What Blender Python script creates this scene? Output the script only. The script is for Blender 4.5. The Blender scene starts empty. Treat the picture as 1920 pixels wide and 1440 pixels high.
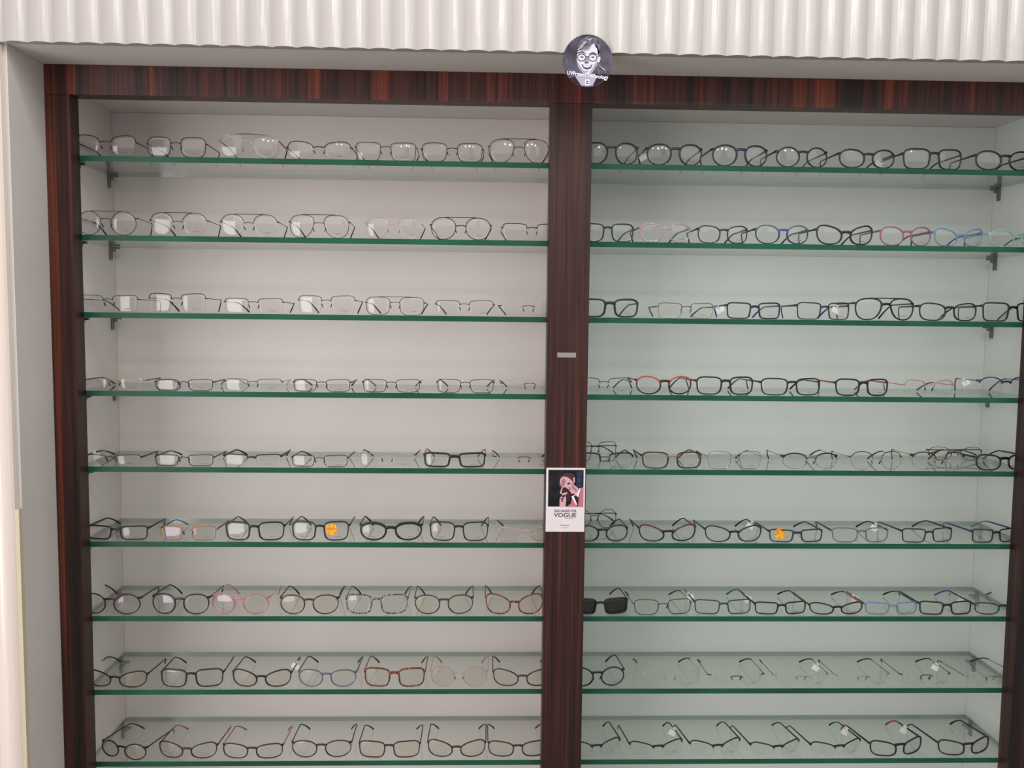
import bpy, bmesh, math, random
from mathutils import Vector, Matrix

random.seed(7)
SC = bpy.context.scene
COL = SC.collection
PI = math.pi

# ------------------------------------------------------------------ camera
FPX, CX, CY, CZ = 1700.0, 0.86298, -1.98882, 1.32582
PITCH, YAW, ROLL = 0.080814, -0.031021, 0.010853


def _rows():
    cy, sy = math.cos(YAW), math.sin(YAW)
    ry = Matrix(((cy, sy, 0), (-sy, cy, 0), (0, 0, 1)))
    cp, sp = math.cos(PITCH), math.sin(PITCH)
    rp = Matrix(((1, 0, 0), (0, cp, -sp), (0, sp, cp)))
    cr, sr = math.cos(ROLL), math.sin(ROLL)
    rr = Matrix(((cr, 0, sr), (0, 1, 0), (-sr, 0, cr)))
    return rr @ rp @ ry


ROT = _rows()
cam_d = bpy.data.cameras.new('camera')
cam = bpy.data.objects.new('camera', cam_d)
COL.objects.link(cam)
right, fwd, up = ROT[0], ROT[1], ROT[2]
m = Matrix(((right[0], up[0], -fwd[0], CX), (right[1], up[1], -fwd[1], CY), (right[2], up[2], -fwd[2], CZ), (0, 0, 0, 1)))
cam.matrix_world = m
cam_d.sensor_width = 36.0
cam_d.lens = FPX / 1920.0 * 36.0
cam_d.clip_start = 0.05
SC.camera = cam


def at(u, v, Y):
    """world x, z of a photo measurement lying on the vertical plane y = Y"""
    d = right * (u - 960.0) + up * (720.0 - v) + fwd * FPX
    t = (Y - CY) / d[1]
    return CX + d[0] * t, CZ + d[2] * t


# ------------------------------------------------------------------ world, light, exposure
SC.view_settings.view_transform = 'Standard'
SC.view_settings.look = 'None'
SC.view_settings.gamma = 1.0
SC.view_settings.use_curve_mapping = False
SC.view_settings.exposure = 0.0
SC.cycles.transparent_max_bounces = 40
SC.cycles.max_bounces = 8
SC.cycles.caustics_reflective = False
SC.cycles.caustics_refractive = False

w = bpy.data.worlds.new('shop_room_light')
SC.world = w
w.use_nodes = True
bg = w.node_tree.nodes['Background']
bg.inputs[0].default_value = (0.97, 0.94, 0.92, 1)
bg.inputs[1].default_value = 0.56


def area(name, loc, target, size, power, color, size_y=None, shape='RECTANGLE'):
    l = bpy.data.lights.new(name, 'AREA')
    l.shape = shape
    l.size = size
    if size_y:
        l.size_y = size_y
    l.energy = power
    l.color = color
    o = bpy.data.objects.new(name, l)
    COL.objects.link(o)
    o.location = loc
    o.rotation_euler = (Vector(target) - Vector(loc)).to_track_quat('-Z', 'Y').to_euler()
    return o


area('ceiling_light_panel_left', (0.2, -2.3, 2.75), (0.5, 0, 0.9), 2.2, 12, (1.0, 0.90, 0.85), 2.0)
area('ceiling_light_panel_right', (2.6, -2.3, 2.75), (1.7, 0, 0.9), 2.2, 12, (0.90, 1.0, 0.96), 2.0)
area('ceiling_light_panel_middle', (1.25, -1.35, 2.72), (1.25, 0, 0.8), 1.1, 13, (0.95, 1.0, 0.96), 0.7)
area('shop_window_daylight', (-1.35, -2.3, 1.0), (1.1, 0, 1.0), 1.5, 42, (1.0, 0.95, 0.94), 2.2)
for i, (lx, ly) in enumerate(((0.55, -2.75), (0.95, -2.95), (1.3, -2.75), (1.62, -2.95), (2.2, -2.8))):
    area('ceiling_downlight', (lx, ly, 2.72), (lx, ly + 1.6, 1.7), 0.08, 1.5, (1.0, 0.96, 0.9), None, 'DISK')
for i, (lx, ly) in enumerate(((0.05, -1.0), (0.45, -0.9), (0.95, -1.05), (1.35, -0.9), (1.85, -1.0), (0.7, -1.7), (1.5, -1.7))):
    area('ceiling_downlight', (lx, ly, 2.72), (lx, ly + 0.35, 1.4), 0.07, 1.3, (1.0, 0.94, 0.86), None, 'DISK')


# ------------------------------------------------------------------ materials
MATS = {}


def new_mat(name):
    mt = bpy.data.materials.new(name)
    mt.use_nodes = True
    nt = mt.node_tree
    return mt, nt, nt.nodes['Principled BSDF'], nt.nodes['Material Output']


def plain(name, col, rough=0.5, metal=0.0, spec=0.5, noise=0.0, nscale=6.0):
    if name in MATS:
        return MATS[name]
    mt, nt, b, out = new_mat(name)
    b.inputs['Base Color'].default_value = (*col, 1)
    b.inputs['Roughness'].default_value = rough
    b.inputs['Metallic'].default_value = metal
    b.inputs['Specular IOR Level'].default_value = spec
    if noise:
        tc = nt.nodes.new('ShaderNodeTexCoord')
        n = nt.nodes.new('ShaderNodeTexNoise')
        n.inputs['Scale'].default_value = nscale
        n.inputs['Detail'].default_value = 4
        r = nt.nodes.new('ShaderNodeValToRGB')
        r.color_ramp.elements[0].position = 0.3
        r.color_ramp.elements[1].position = 0.7
        r.color_ramp.elements[0].color = (*[c * (1 - noise) for c in col], 1)
        r.color_ramp.elements[1].color = (*[min(1, c * (1 + noise)) for c in col], 1)
        nt.links.new(tc.outputs['Object'], n.inputs['Vector'])
        nt.links.new(n.outputs['Fac'], r.inputs['Fac'])
        nt.links.new(r.outputs['Color'], b.inputs['Base Color'])
    MATS[name] = mt
    return mt


def wood_mat(name, pale=1.0, sx=1.0):
    mt, nt, b, out = new_mat(name)
    tc = nt.nodes.new('ShaderNodeTexCoord')

    def noise(scale, detail, dist=0.0):
        mp = nt.nodes.new('ShaderNodeMapping')
        mp.inputs['Scale'].default_value = scale
        n = nt.nodes.new('ShaderNodeTexNoise')
        n.inputs['Scale'].default_value = 1.0
        n.inputs['Detail'].default_value = detail
        n.inputs['Distortion'].default_value = dist
        nt.links.new(tc.outputs['Object'], mp.inputs['Vector'])
        nt.links.new(mp.outputs['Vector'], n.inputs['Vector'])
        return n
    n1 = noise((38 * sx, 38 * sx, 0.9), 2.0, 0.3)
    n2 = noise((260, 260, 2.5), 3.0)
    r1 = nt.nodes.new('ShaderNodeValToRGB')
    el = r1.color_ramp.elements
    el[0].position = 0.33
    el[0].color = (0.012 * pale, 0.0075 * pale, 0.0075 * pale, 1)
    el[1].position = 0.70
    el[1].color = (0.125 * pale, 0.030 * pale, 0.014 * pale, 1)
    for p, c in ((0.42, (0.030, 0.012, 0.011)), (0.50, (0.050, 0.0155, 0.013)), (0.56, (0.033, 0.011, 0.010)), (0.62, (0.075, 0.020, 0.014))):
        e = el.new(p)
        e.color = (*[q * pale for q in c], 1)
    r2 = nt.nodes.new('ShaderNodeValToRGB')
    r2.color_ramp.elements[0].position = 0.35
    r2.color_ramp.elements[0].color = (0.55, 0.5, 0.5, 1)
    r2.color_ramp.elements[1].position = 0.65
    r2.color_ramp.elements[1].color = (1.25, 1.15, 1.1, 1)
    mx = nt.nodes.new('ShaderNodeMix')
    mx.data_type = 'RGBA'
    mx.blend_type = 'MULTIPLY'
    mx.inputs[0].default_value = 1.0
    nt.links.new(n1.outputs['Fac'], r1.inputs['Fac'])
    nt.links.new(n2.outputs['Fac'], r2.inputs['Fac'])
    nt.links.new(r1.outputs['Color'], mx.inputs[6])
    nt.links.new(r2.outputs['Color'], mx.inputs[7])
    nt.links.new(mx.outputs[2], b.inputs['Base Color'])
    b.inputs['Roughness'].default_value = 0.42
    b.inputs['Specular IOR Level'].default_value = 0.35
    return mt


WOOD = wood_mat('rosewood_laminate', 0.92)
WOOD_H = wood_mat('rosewood_laminate_header', 1.35, 1.0)


def flute_mat(name, col):
    mt, nt, b, out = new_mat(name)
    b.inputs['Base Color'].default_value = (*col, 1)
    b.inputs['Roughness'].default_value = 0.16
    b.inputs['Specular IOR Level'].default_value = 0.7
    tc = nt.nodes.new('ShaderNodeTexCoord')
    mp = nt.nodes.new('ShaderNodeMapping')
    mp.inputs['Scale'].default_value = (160, 160, 5)
    n = nt.nodes.new('ShaderNodeTexNoise')
    n.inputs['Scale'].default_value = 1.0
    n.inputs['Detail'].default_value = 3
    bp = nt.nodes.new('ShaderNodeBump')
    bp.inputs['Strength'].default_value = 0.38
    bp.inputs['Distance'].default_value = 0.0012
    nt.links.new(tc.outputs['Object'], mp.inputs['Vector'])
    nt.links.new(mp.outputs['Vector'], n.inputs['Vector'])
    nt.links.new(n.outputs['Fac'], bp.inputs['Height'])
    nt.links.new(bp.outputs['Normal'], b.inputs['Normal'])
    return mt


M_FLUTE = flute_mat('white_fluted_gloss', (0.45, 0.415, 0.405))
M_FLUTE2 = flute_mat('cream_fluted_gloss', (0.76, 0.66, 0.60))
M_PAINT = plain('grey_white_paint', (0.60, 0.555, 0.535), 0.6, noise=0.05, nscale=3)
M_SOFFIT = plain('soffit_paint', (0.66, 0.62, 0.58), 0.6, noise=0.05, nscale=3)
M_TRIM = plain('yellowed_edge_strip', (0.55, 0.48, 0.34), 0.5)
M_BACK_L = plain('white_laminate_warm', (0.70, 0.64, 0.625), 0.5, noise=0.03, nscale=2.5)
M_BACK_R = plain('white_laminate_cool', (0.66, 0.70, 0.67), 0.5, noise=0.03, nscale=2.5)
M_METAL = plain('bracket_metal', (0.20, 0.19, 0.18), 0.35, 0.8)
M_EDGE = plain('green_glass_edge', (0.016, 0.085, 0.052), 0.3, spec=0.15, noise=0.25, nscale=5)


def sheet_mat(name, tint, f0=0.04, rough=0.01, gcol=(1, 1, 1), haze=0.0, hazecol=(0.6, 0.6, 0.6)):
    """clear sheet: transparent, with a reflection that rises at glancing angles"""
    if name in MATS:
        return MATS[name]
    mt, nt, b, out = new_mat(name)
    nt.nodes.remove(b)
    tr = nt.nodes.new('ShaderNodeBsdfTransparent')
    tr.inputs[0].default_value = (*tint, 1)
    gl = nt.nodes.new('ShaderNodeBsdfGlossy')
    gl.inputs['Color'].default_value = (*gcol, 1)
    gl.inputs['Roughness'].default_value = rough
    lw = nt.nodes.new('ShaderNodeLayerWeight')
    lw.inputs['Blend'].default_value = 0.5
    pw = nt.nodes.new('ShaderNodeMath')
    pw.operation = 'POWER'
    pw.inputs[1].default_value = 5.0
    ma = nt.nodes.new('ShaderNodeMath')
    ma.operation = 'MULTIPLY_ADD'
    ma.inputs[1].default_value = 0.9
    ma.inputs[2].default_value = f0
    mx = nt.nodes.new('ShaderNodeMixShader')
    L = nt.links
    L.new(lw.outputs['Facing'], pw.inputs[0])
    L.new(pw.outputs[0], ma.inputs[0])
    L.new(ma.outputs[0], mx.inputs[0])
    src = tr
    if haze:
        df = nt.nodes.new('ShaderNodeBsdfDiffuse')
        df.inputs[0].default_value = (*hazecol, 1)
        m2 = nt.nodes.new('ShaderNodeMixShader')
        m2.inputs[0].default_value = haze
        L.new(tr.outputs[0], m2.inputs[1])
        L.new(df.outputs[0], m2.inputs[2])
        src = m2
    L.new(src.outputs[0], mx.inputs[1])
    L.new(gl.outputs[0], mx.inputs[2])
    L.new(mx.outputs[0], out.inputs['Surface'])
    MATS[name] = mt
    return mt


M_SHELF = sheet_mat('shelf_glass', (0.92, 0.945, 0.93), 0.045, 0.015, haze=0.05, hazecol=(0.45, 0.47, 0.45))
M_EDGE2 = sheet_mat('shelf_rear_edge', (0.72, 0.80, 0.77), 0.10, 0.1, haze=0.35, hazecol=(0.30, 0.42, 0.37))
M_LENS = sheet_mat('clear_lens', (0.975, 0.975, 0.97), 0.035, 0.06)
M_LENSW = sheet_mat('warm_tint_lens', (0.97, 0.955, 0.92), 0.03, 0.06, (1.0, 0.9, 1.0))
M_LENSP = sheet_mat('coated_lens', (0.96, 0.965, 0.94), 0.045, 0.06, (1.0, 0.82, 1.0))
M_SUN = sheet_mat('dark_sun_lens', (0.10, 0.12, 0.12), 0.05, 0.05, haze=0.55, hazecol=(0.02, 0.025, 0.025))
M_LEDGE = sheet_mat('lens_edge', (0.80, 0.80, 0.79), 0.08, 0.15, haze=0.25, hazecol=(0.6, 0.6, 0.6))


def clear_plastic(name, col, amt=0.55):
    if name in MATS:
        return MATS[name]
    mt = sheet_mat(name, tuple(min(1, 0.35 + 0.65 * c) for c in col), 0.06, 0.08, haze=1 - amt, hazecol=col)
    return mt


def tortoise(name, c1, c2, scale=260):
    if name in MATS:
        return MATS[name]
    mt, nt, b, out = new_mat(name)
    tc = nt.nodes.new('ShaderNodeTexCoord')
    n = nt.nodes.new('ShaderNodeTexNoise')
    n.inputs['Scale'].default_value = scale
    n.inputs['Detail'].default_value = 2
    r = nt.nodes.new('ShaderNodeValToRGB')
    r.color_ramp.elements[0].position = 0.45
    r.color_ramp.elements[0].color = (*c1, 1)
    r.color_ramp.elements[1].position = 0.6
    r.color_ramp.elements[1].color = (*c2, 1)
    nt.links.new(tc.outputs['Object'], n.inputs['Vector'])
    nt.links.new(n.outputs['Fac'], r.inputs['Fac'])
    nt.links.new(r.outputs['Color'], b.inputs['Base Color'])
    b.inputs['Roughness'].default_value = 0.25
    MATS[name] = mt
    return mt


FC = {}


def fm(code):
    """frame finishes"""
    if code in FC:
        return FC[code]
    P = {
        'K': ('black_acetate', (0.010, 0.011, 0.012), 0.3, 0),
        'KB': ('black_navy_acetate', (0.011, 0.014, 0.030), 0.3, 0),
        'KG': ('charcoal_grey_acetate', (0.035, 0.04, 0.043), 0.35, 0),
        'DB': ('dark_brown_metal', (0.018, 0.010, 0.009), 0.4, 0.1),
        'BR': ('brown_metal', (0.042, 0.027, 0.023), 0.4, 0.2),
        'GM': ('gunmetal', (0.032, 0.030, 0.031), 0.35, 0.3),
        'SV': ('silver_metal', (0.28, 0.28, 0.27), 0.25, 0.7),
        'GD': ('rose_gold_metal', (0.42, 0.29, 0.22), 0.28, 0.5),
        'GY': ('pale_gold_metal', (0.50, 0.42, 0.24), 0.28, 0.6),
        'OR': ('copper_orange_metal', (0.45, 0.17, 0.05), 0.3, 0.5),
        'MR': ('maroon_acetate', (0.075, 0.014, 0.018), 0.3, 0),
        'MB': ('dark_maroon_acetate', (0.032, 0.010, 0.013), 0.3, 0),
        'RD': ('red_acetate', (0.30, 0.03, 0.04), 0.3, 0),
        'RO': ('orange_red_acetate', (0.42, 0.06, 0.035), 0.3, 0),
        'PK': ('dusty_pink_acetate', (0.33, 0.11, 0.13), 0.35, 0),
        'PM': ('pink_metal', (0.52, 0.13, 0.17), 0.3, 0.2),
        'PU': ('dark_purple_acetate', (0.045, 0.012, 0.035), 0.3, 0),
        'MG': ('magenta_acetate', (0.32, 0.08, 0.34), 0.3, 0),
        'MV': ('mauve_acetate', (0.24, 0.085, 0.15), 0.3, 0),
        'NB': ('navy_blue_acetate', (0.018, 0.022, 0.085), 0.3, 0),
        'RB': ('royal_blue_acetate', (0.03, 0.055, 0.30), 0.3, 0),
        'BL': ('mid_blue_acetate', (0.06, 0.16, 0.36), 0.3, 0),
        'SB': ('slate_blue_acetate', (0.09, 0.10, 0.15), 0.35, 0),
        'GN': ('green_acetate', (0.01, 0.13, 0.07), 0.3, 0),
        'WG': ('white_gold', (0.7, 0.66, 0.62), 0.3, 0.3),
    }
    if code in P:
        n, c, r, mt = P[code]
        mat = plain(n, c, r, mt)
    elif code == 'cl':
        mat = clear_plastic('clear_plastic', (0.62, 0.62, 0.60), 0.72)
    elif code == 'cp':
        mat = clear_plastic('clear_pink_plastic', (0.75, 0.33, 0.36), 0.68)
    elif code == 'cq':
        mat = clear_plastic('pale_rose_plastic', (0.66, 0.46, 0.45), 0.5)
    elif code == 'cv':
        mat = clear_plastic('pale_lilac_plastic', (0.55, 0.35, 0.50), 0.45)
    elif code == 'cb':
        mat = clear_plastic('pale_blue_plastic', (0.22, 0.36, 0.62), 0.6)
    elif code == 'cs':
        mat = clear_plastic('sky_blue_plastic', (0.12, 0.30, 0.50), 0.35)
    elif code == 'ct':
        mat = clear_plastic('pale_teal_plastic', (0.35, 0.62, 0.60), 0.55)
    elif code == 'cg':
        mat = clear_plastic('smoke_grey_plastic', (0.16, 0.18, 0.19), 0.35)
    elif code == 'TT':
        mat = tortoise('brown_tortoiseshell', (0.018, 0.009, 0.007), (0.11, 0.036, 0.018))
    elif code == 'TR':
        mat = tortoise('red_tortoiseshell', (0.025, 0.008, 0.008), (0.34, 0.07, 0.04))
    elif code == 'TW':
        mat = tortoise('black_marbled_acetate', (0.012, 0.012, 0.012), (0.32, 0.31, 0.28))
    elif code == 'TS':
        mat = tortoise('black_acetate_red_speckle', (0.012, 0.009, 0.010), (0.22, 0.02, 0.04), 700)
    elif code == 'TP':
        mat = tortoise('purple_tortoiseshell', (0.02, 0.012, 0.025), (0.11, 0.05, 0.09))
    FC[code] = mat
    return mat


# ------------------------------------------------------------------ mesh helpers
def link(name, bm, mats, parent=None, smooth=False, loc=None):
    me = bpy.data.meshes.new(name)
    bmesh.ops.recalc_face_normals(bm, faces=bm.faces)
    bm.to_mesh(me)
    bm.free()
    for mt in (mats if isinstance(mats, (list, tuple)) else [mats]):
        me.materials.append(mt)
    if smooth:
        for p in me.polygons:
            p.use_smooth = True
    o = bpy.data.objects.new(name, me)
    COL.objects.link(o)
    if parent:
        o.parent = parent
    if loc:
        o.location = loc
    return o


def empty(name, loc, rz=0.0):
    o = bpy.data.objects.new(name, None)
    o.empty_display_size = 0.02
    COL.objects.link(o)
    o.location = loc
    o.rotation_euler = (0, 0, rz)
    return o


def tag(o, label=None, cat=None, group=None, kind=None):
    if label:
        o['label'] = label
    if cat:
        o['category'] = cat
    if group:
        o['group'] = group
    if kind:
        o['kind'] = kind
    return o


def box(bm, x0, x1, y0, y1, z0, z1, mi=0, bev=0.0):
    vs = [bm.verts.new(p) for p in ((x0, y0, z0), (x1, y0, z0), (x1, y1, z0), (x0, y1, z0), (x0, y0, z1), (x1, y0, z1), (x1, y1, z1), (x0, y1, z1))]
    fs = []
    for q in ((0, 1, 2, 3), (4, 7, 6, 5), (0, 4, 5, 1), (1, 5, 6, 2), (2, 6, 7, 3), (3, 7, 4, 0)):
        f = bm.faces.new([vs[i] for i in q])
        f.material_index = mi
        fs.append(f)
    if bev:
        ed = list({e for f in fs for e in f.edges})
        bmesh.ops.bevel(bm, geom=ed, offset=bev, segments=2, affect='EDGES', profile=0.5)
    return fs


def sweep(bm, pts, frames, prof, closed=False, mis=None):
    """pts: centre points; frames: (a, b) axis pairs; prof: per-point list of (u, v) section corners"""
    rings = []
    for p, (a, b), pr in zip(pts, frames, prof):
        rings.append([bm.verts.new(p + a * u + b * v) for u, v in pr])
    n = len(rings)
    k = len(rings[0])
    for i in range(n if closed else n - 1):
        r0, r1 = rings[i], rings[(i + 1) % n]
        for j in range(k):
            f = bm.faces.new((r0[j], r0[(j + 1) % k], r1[(j + 1) % k], r1[j]))
            if mis:
                f.material_index = mis[i]
    if not closed:
        bm.faces.new(rings[0][::-1])
        bm.faces.new(rings[-1])


def sect(tu, tv, k=8):
    """rounded rectangular section of size tu x tv"""
    pr = []
    for i in range(k):
        a = 2 * PI * (i + 0.5) / k
        c, s = math.cos(a), math.sin(a)
        pr.append((tu / 2 * math.copysign(abs(c) ** 0.6, c) * 1.0, tv / 2 * math.copysign(abs(s) ** 0.6, s)))
    return pr


def path_sweep(bm, pts, sizes, upv=Vector((0, 0, 1)), k=8):
    """sweep along a free path; sizes: (height along up, thickness across)"""
    fr = []
    n = len(pts)
    for i in range(n):
        t = (pts[min(i + 1, n - 1)] - pts[max(i - 1, 0)])
        t.normalize()
        side = t.cross(upv)
        if side.length < 1e-4:
            side = Vector((1, 0, 0))
        side.normalize()
        u2 = side.cross(t).normalized()
        fr.append((u2, side))
    sweep(bm, pts, fr, [sect(a, b, k) for a, b in sizes])


# ------------------------------------------------------------------ fixed measures (metres)
SHZ = [1.6449, 1.4778, 1.3125, 1.1428, 0.9759, 0.8090, 0.6407, 0.4722, 0.3054]   # shelf tops, top to bottom
XL0, XL1, XR0, XR1 = 0.0, 0.998, 1.0865, 2.060     # openings between the stiles
DEP = 0.2256
SX0, SX1, SX2, SX3 = -0.022, 1.012, 1.080, 2.1055  # inner faces of the carcass
FY = -0.045
HZ0, HZ1 = 1.7615, 1.822
ZB = 0.16
NICHE = -0.20
TOPI = 1.782

# ------------------------------------------------------------------ walls
FP = 0.0459


def flute_profile(x0, n, seg=10, bulge=0.0100):
    out = []
    for i in range(n):
        for s in range(seg):
            t = s / seg
            out.append((x0 + (i + t) * FP, -bulge * math.sin(PI * t) ** 0.8))
    out.append((x0 + n * FP, 0.0))
    return out


bm = bmesh.new()
prof = flute_profile(-0.0505 - 6 * FP, 70)
zt, zb_ = 2.35, 1.8215
vf = [[bm.verts.new((x, NICHE + y, z)) for x, y in prof] for z in (zb_, zb_ + 0.002, zt)]
for a, b in ((0, 1), (1, 2)):
    for i in range(len(prof) - 1):
        bm.faces.new((vf[a][i], vf[a][i + 1], vf[b][i + 1], vf[b][i]))
bk = [[bm.verts.new((x, NICHE + 0.012, z)) for x, y in prof] for z in (zb_, zt)]
for i in range(len(prof) - 1):
    bm.faces.new((vf[0][i + 1], vf[0][i], bk[0][i], bk[0][i + 1]))
    bm.faces.new((vf[2][i], vf[2][i + 1], bk[1][i + 1], bk[1][i]))
    bm.faces.new((bk[0][i], bk[0][i + 1], bk[1][i + 1], bk[1][i]))
tag(link('wall_upper', bm, M_FLUTE, smooth=False), kind='structure')

bm = bmesh.new()
box(bm, -0.34, 3.2, NICHE + 0.013, 0.30, 1.8225, 2.35)
tag(link('trim_1', bm, M_SOFFIT), kind='structure')

# pier on the left: grey reveal, rounded cream cladding on its face
bm = bmesh.new()
box(bm, -0.34, -0.0505, NICHE + 0.012, 0.30, 0.0, 1.822)
tag(link('wall_left', bm, M_PAINT), kind='structure')
bm = bmesh.new()
prof = flute_profile(-0.0585 - 6 * 0.0459, 6, 12, 0.012)
lo = [bm.verts.new((x, NICHE + y, 0.0)) for x, y in prof]
hi = [bm.verts.new((x, NICHE + y, 1.8213)) for x, y in prof]
lo2 = [bm.verts.new((x, NICHE + 0.0115, 0.0)) for x, y in prof]
hi2 = [bm.verts.new((x, NICHE + 0.0115, 1.8213)) for x, y in prof]
for i in range(len(prof) - 1):
    bm.faces.new((lo[i], lo[i + 1], hi[i + 1], hi[i]))
    bm.faces.new((lo2[i], hi2[i], hi2[i + 1], lo2[i + 1]))
    bm.faces.new((hi[i], hi[i + 1], hi2[i + 1], hi2[i]))
bm.faces.new((lo[-1], lo2[-1], hi2[-1], hi[-1]))
tag(link('trim_2', bm, M_FLUTE2), kind='structure')
bm = bmesh.new()
box(bm, -0.0583, -0.0505, NICHE - 0.001, NICHE + 0.0118, 0.0, 0.925)
tag(link('trim_3', bm, M_TRIM), kind='structure')
# floor far below and wall behind the cabinet
bm = bmesh.new()
box(bm, -1.0, 3.4, -3.6, 0.5, -0.05, 0.0)
tag(link('floor', bm, plain('grey_floor_tile', (0.35, 0.33, 0.31), 0.3, noise=0.1)), kind='structure')
bm = bmesh.new()
box(bm, -1.0, 3.4, 0.302, 0.36, 0.001, 2.6)
tag(link('wall_back', bm, M_PAINT), kind='structure')

# ------------------------------------------------------------------ the cabinet
cab = empty('display_cabinet', ((SX0 + SX3) / 2, 0.1, 0.02))
tag(cab, 'built-in rosewood-framed display cabinet with two bays of glass shelves', 'cabinet')


def cpart(name, mats, boxes, bev=0.0, label=None):
    b = bmesh.new()
    for q in boxes:
        box(b, *q, bev=bev)
    o = link(name, b, mats)
    o.parent = cab
    o.matrix_parent_inverse = Matrix.Translation(-cab.location)
    if label:
        o['label'] = label
    return o


cpart('stile', WOOD, [(-0.0495, XL0, FY, -0.0005, 0.02, HZ0 + 0.0)], 0.0006, 'left outer wooden stile')
cpart('stile', WOOD, [(XL1, XR0, FY, -0.0005, 0.02, HZ0)], 0.0006, 'central wooden stile carrying the card')
cpart('stile', WOOD, [(XR1, XR1 + 0.052, FY, -0.0005, 0.02, HZ0)], 0.0006, 'right outer wooden stile')
cpart('header_rail', WOOD_H, [(-0.0495, XR1 + 0.052, FY, -0.0005, HZ0 + 0.0003, HZ1 - 0.0005)], 0.0006)
cpart('side_panel', M_BACK_L, [(SX0 - 0.018, SX0, 0.0, DEP + 0.02, 0.02, HZ1 - 0.002)])
cpart('side_panel', M_BACK_R, [(SX3, SX3 + 0.018, 0.0, DEP + 0.02, 0.02, HZ1 - 0.002)])
cpart('divider_panel', [M_BACK_L], [(SX1, SX2, 0.0, DEP, 0.02, TOPI - 0.001)])
cpart('back_panel', M_BACK_L, [(SX0 + 0.0005, (SX1 + SX2) / 2 - 0.0005, DEP + 0.0005, DEP + 0.018, 0.02, TOPI)], label='warm white back panel')
cpart('back_panel', M_BACK_R, [((SX1 + SX2) / 2 + 0.0005, SX3 - 0.0005, DEP + 0.0005, DEP + 0.018, 0.02, TOPI)], label='cool white back panel')
cpart('top_panel', M_BACK_L, [(SX0 + 0.0005, SX3 - 0.0005, 0.0, DEP + 0.02, TOPI + 0.0005, HZ1 - 0.002)])
cpart('bottom_panel', M_BACK_L, [(SX0 + 0.0005, SX1 - 0.0005, 0.0, DEP, 0.02, 0.10), (SX2 + 0.0005, SX3 - 0.0005, 0.0, DEP, 0.02, 0.10)])

ORD = ['top', 'second', 'third', 'fourth', 'fifth', 'sixth', 'seventh', 'eighth', 'ninth']
TH = 0.0118


def bracket_bm(s):
    b = bmesh.new()
    # wall plate, arm under the glass and clamp lip over it; s = +1 reaches towards +x
    X = lambda v: v * s
    def bx(x0, x1, y0, y1, z0, z1):
        a, c = sorted((X(x0), X(x1)))
        box(b, a, c, y0, y1, z0, z1, bev=0.0006)
    bx(0.0, 0.004, -0.006, 0.006, -0.030, 0.010)
    bx(0.0, 0.022, -0.004, 0.004, -0.0058, -0.0005)
    bx(0.0, 0.012, -0.004, 0.004, -0.012, -0.0055)
    return b


for bay, (x0, x1) in enumerate(((SX0, SX1), (SX2, SX3))):
    for r, z in enumerate(SHZ):
        b = bmesh.new()
        fs = box(b, x0 + 0.001, x1 - 0.001, 0.0, DEP - 0.0015, z - TH, z)
        for f in b.faces:
            f.normal_update()
            f.material_index = 0 if abs(f.normal.z) > 0.5 else (1 if f.calc_center_median().y < 0.001 else 2)
        sh = link('glass_shelf', b, [M_SHELF, M_EDGE, M_EDGE2])
        tag(sh, 'green-edged clear glass shelf, %s from top in the %s bay' % (('topmost' if r == 0 else ORD[r]), ('left', 'right')[bay]), 'shelf', 'glass shelves in the %s bay' % ('left', 'right')[bay])
        for s, xw in ((1, x0), (-1, x1)):
            if (s == -1) == (bay == 0):
                continue
            for yb in (0.022, DEP - 0.028):
                c = link('shelf_bracket', bracket_bm(s), M_METAL, sh, loc=(xw + s * 0.0005, yb, z - TH))

# ------------------------------------------------------------------ eyeglasses
SHP = {  # n, taper, cat, drop, flat
    'round': (2.0, 0.0, 0.0, 0.0), 'panto': (2.25, 0.16, 0.0, 0.0), 'oval': (2.25, 0.08, 0.12, 0.0),
    'square': (3.6, 0.14, 0.03, 0.02), 'rect': (5.0, 0.13, 0.05, 0.05), 'almond': (2.8, 0.12, 0.16, 0.04),
    'cat': (2.5, 0.16, 0.38, 0.02), 'avi': (2.6, 0.30, 0.0, 0.16), 'sport': (3.0, 0.06, 0.26, -0.05),
    'flat': (2.3, 0.12, 0.0, 0.0), 'cats': (2.4, 0.14, 0.55, 0.02),
}
NO = 40


def outline(shape, half_w, h):
    n, tap, cat, drop = SHP[shape]
    P = []
    for i in range(NO):
        a = 2 * PI * i / NO
        c, s = math.cos(a), math.sin(a)
        x = math.copysign(abs(c) ** (2 / n), c)
        y = math.copysign(abs(s) ** (2 / n), s)
        if shape == 'flat' and y > 0:
            y *= 0.86
        lowf = (1 - y) / 2
        xx = x * (1 - tap * lowf ** 1.3) + drop * lowf
        yy = y + cat * x * (0.12 + 0.88 * (1 + y) / 2)
        P.append((xx, yy))
    ymax = max(p[1] for p in P)
    ymin = min(p[1] for p in P)
    xmax = max(p[0] for p in P)
    xmin = min(p[0] for p in P)
    return [(((p[0] - xmin) / (xmax - xmin) * 2 - 1) * half_w, (p[1] - ymin) / (ymax - ymin) * h) for p in P]


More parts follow.
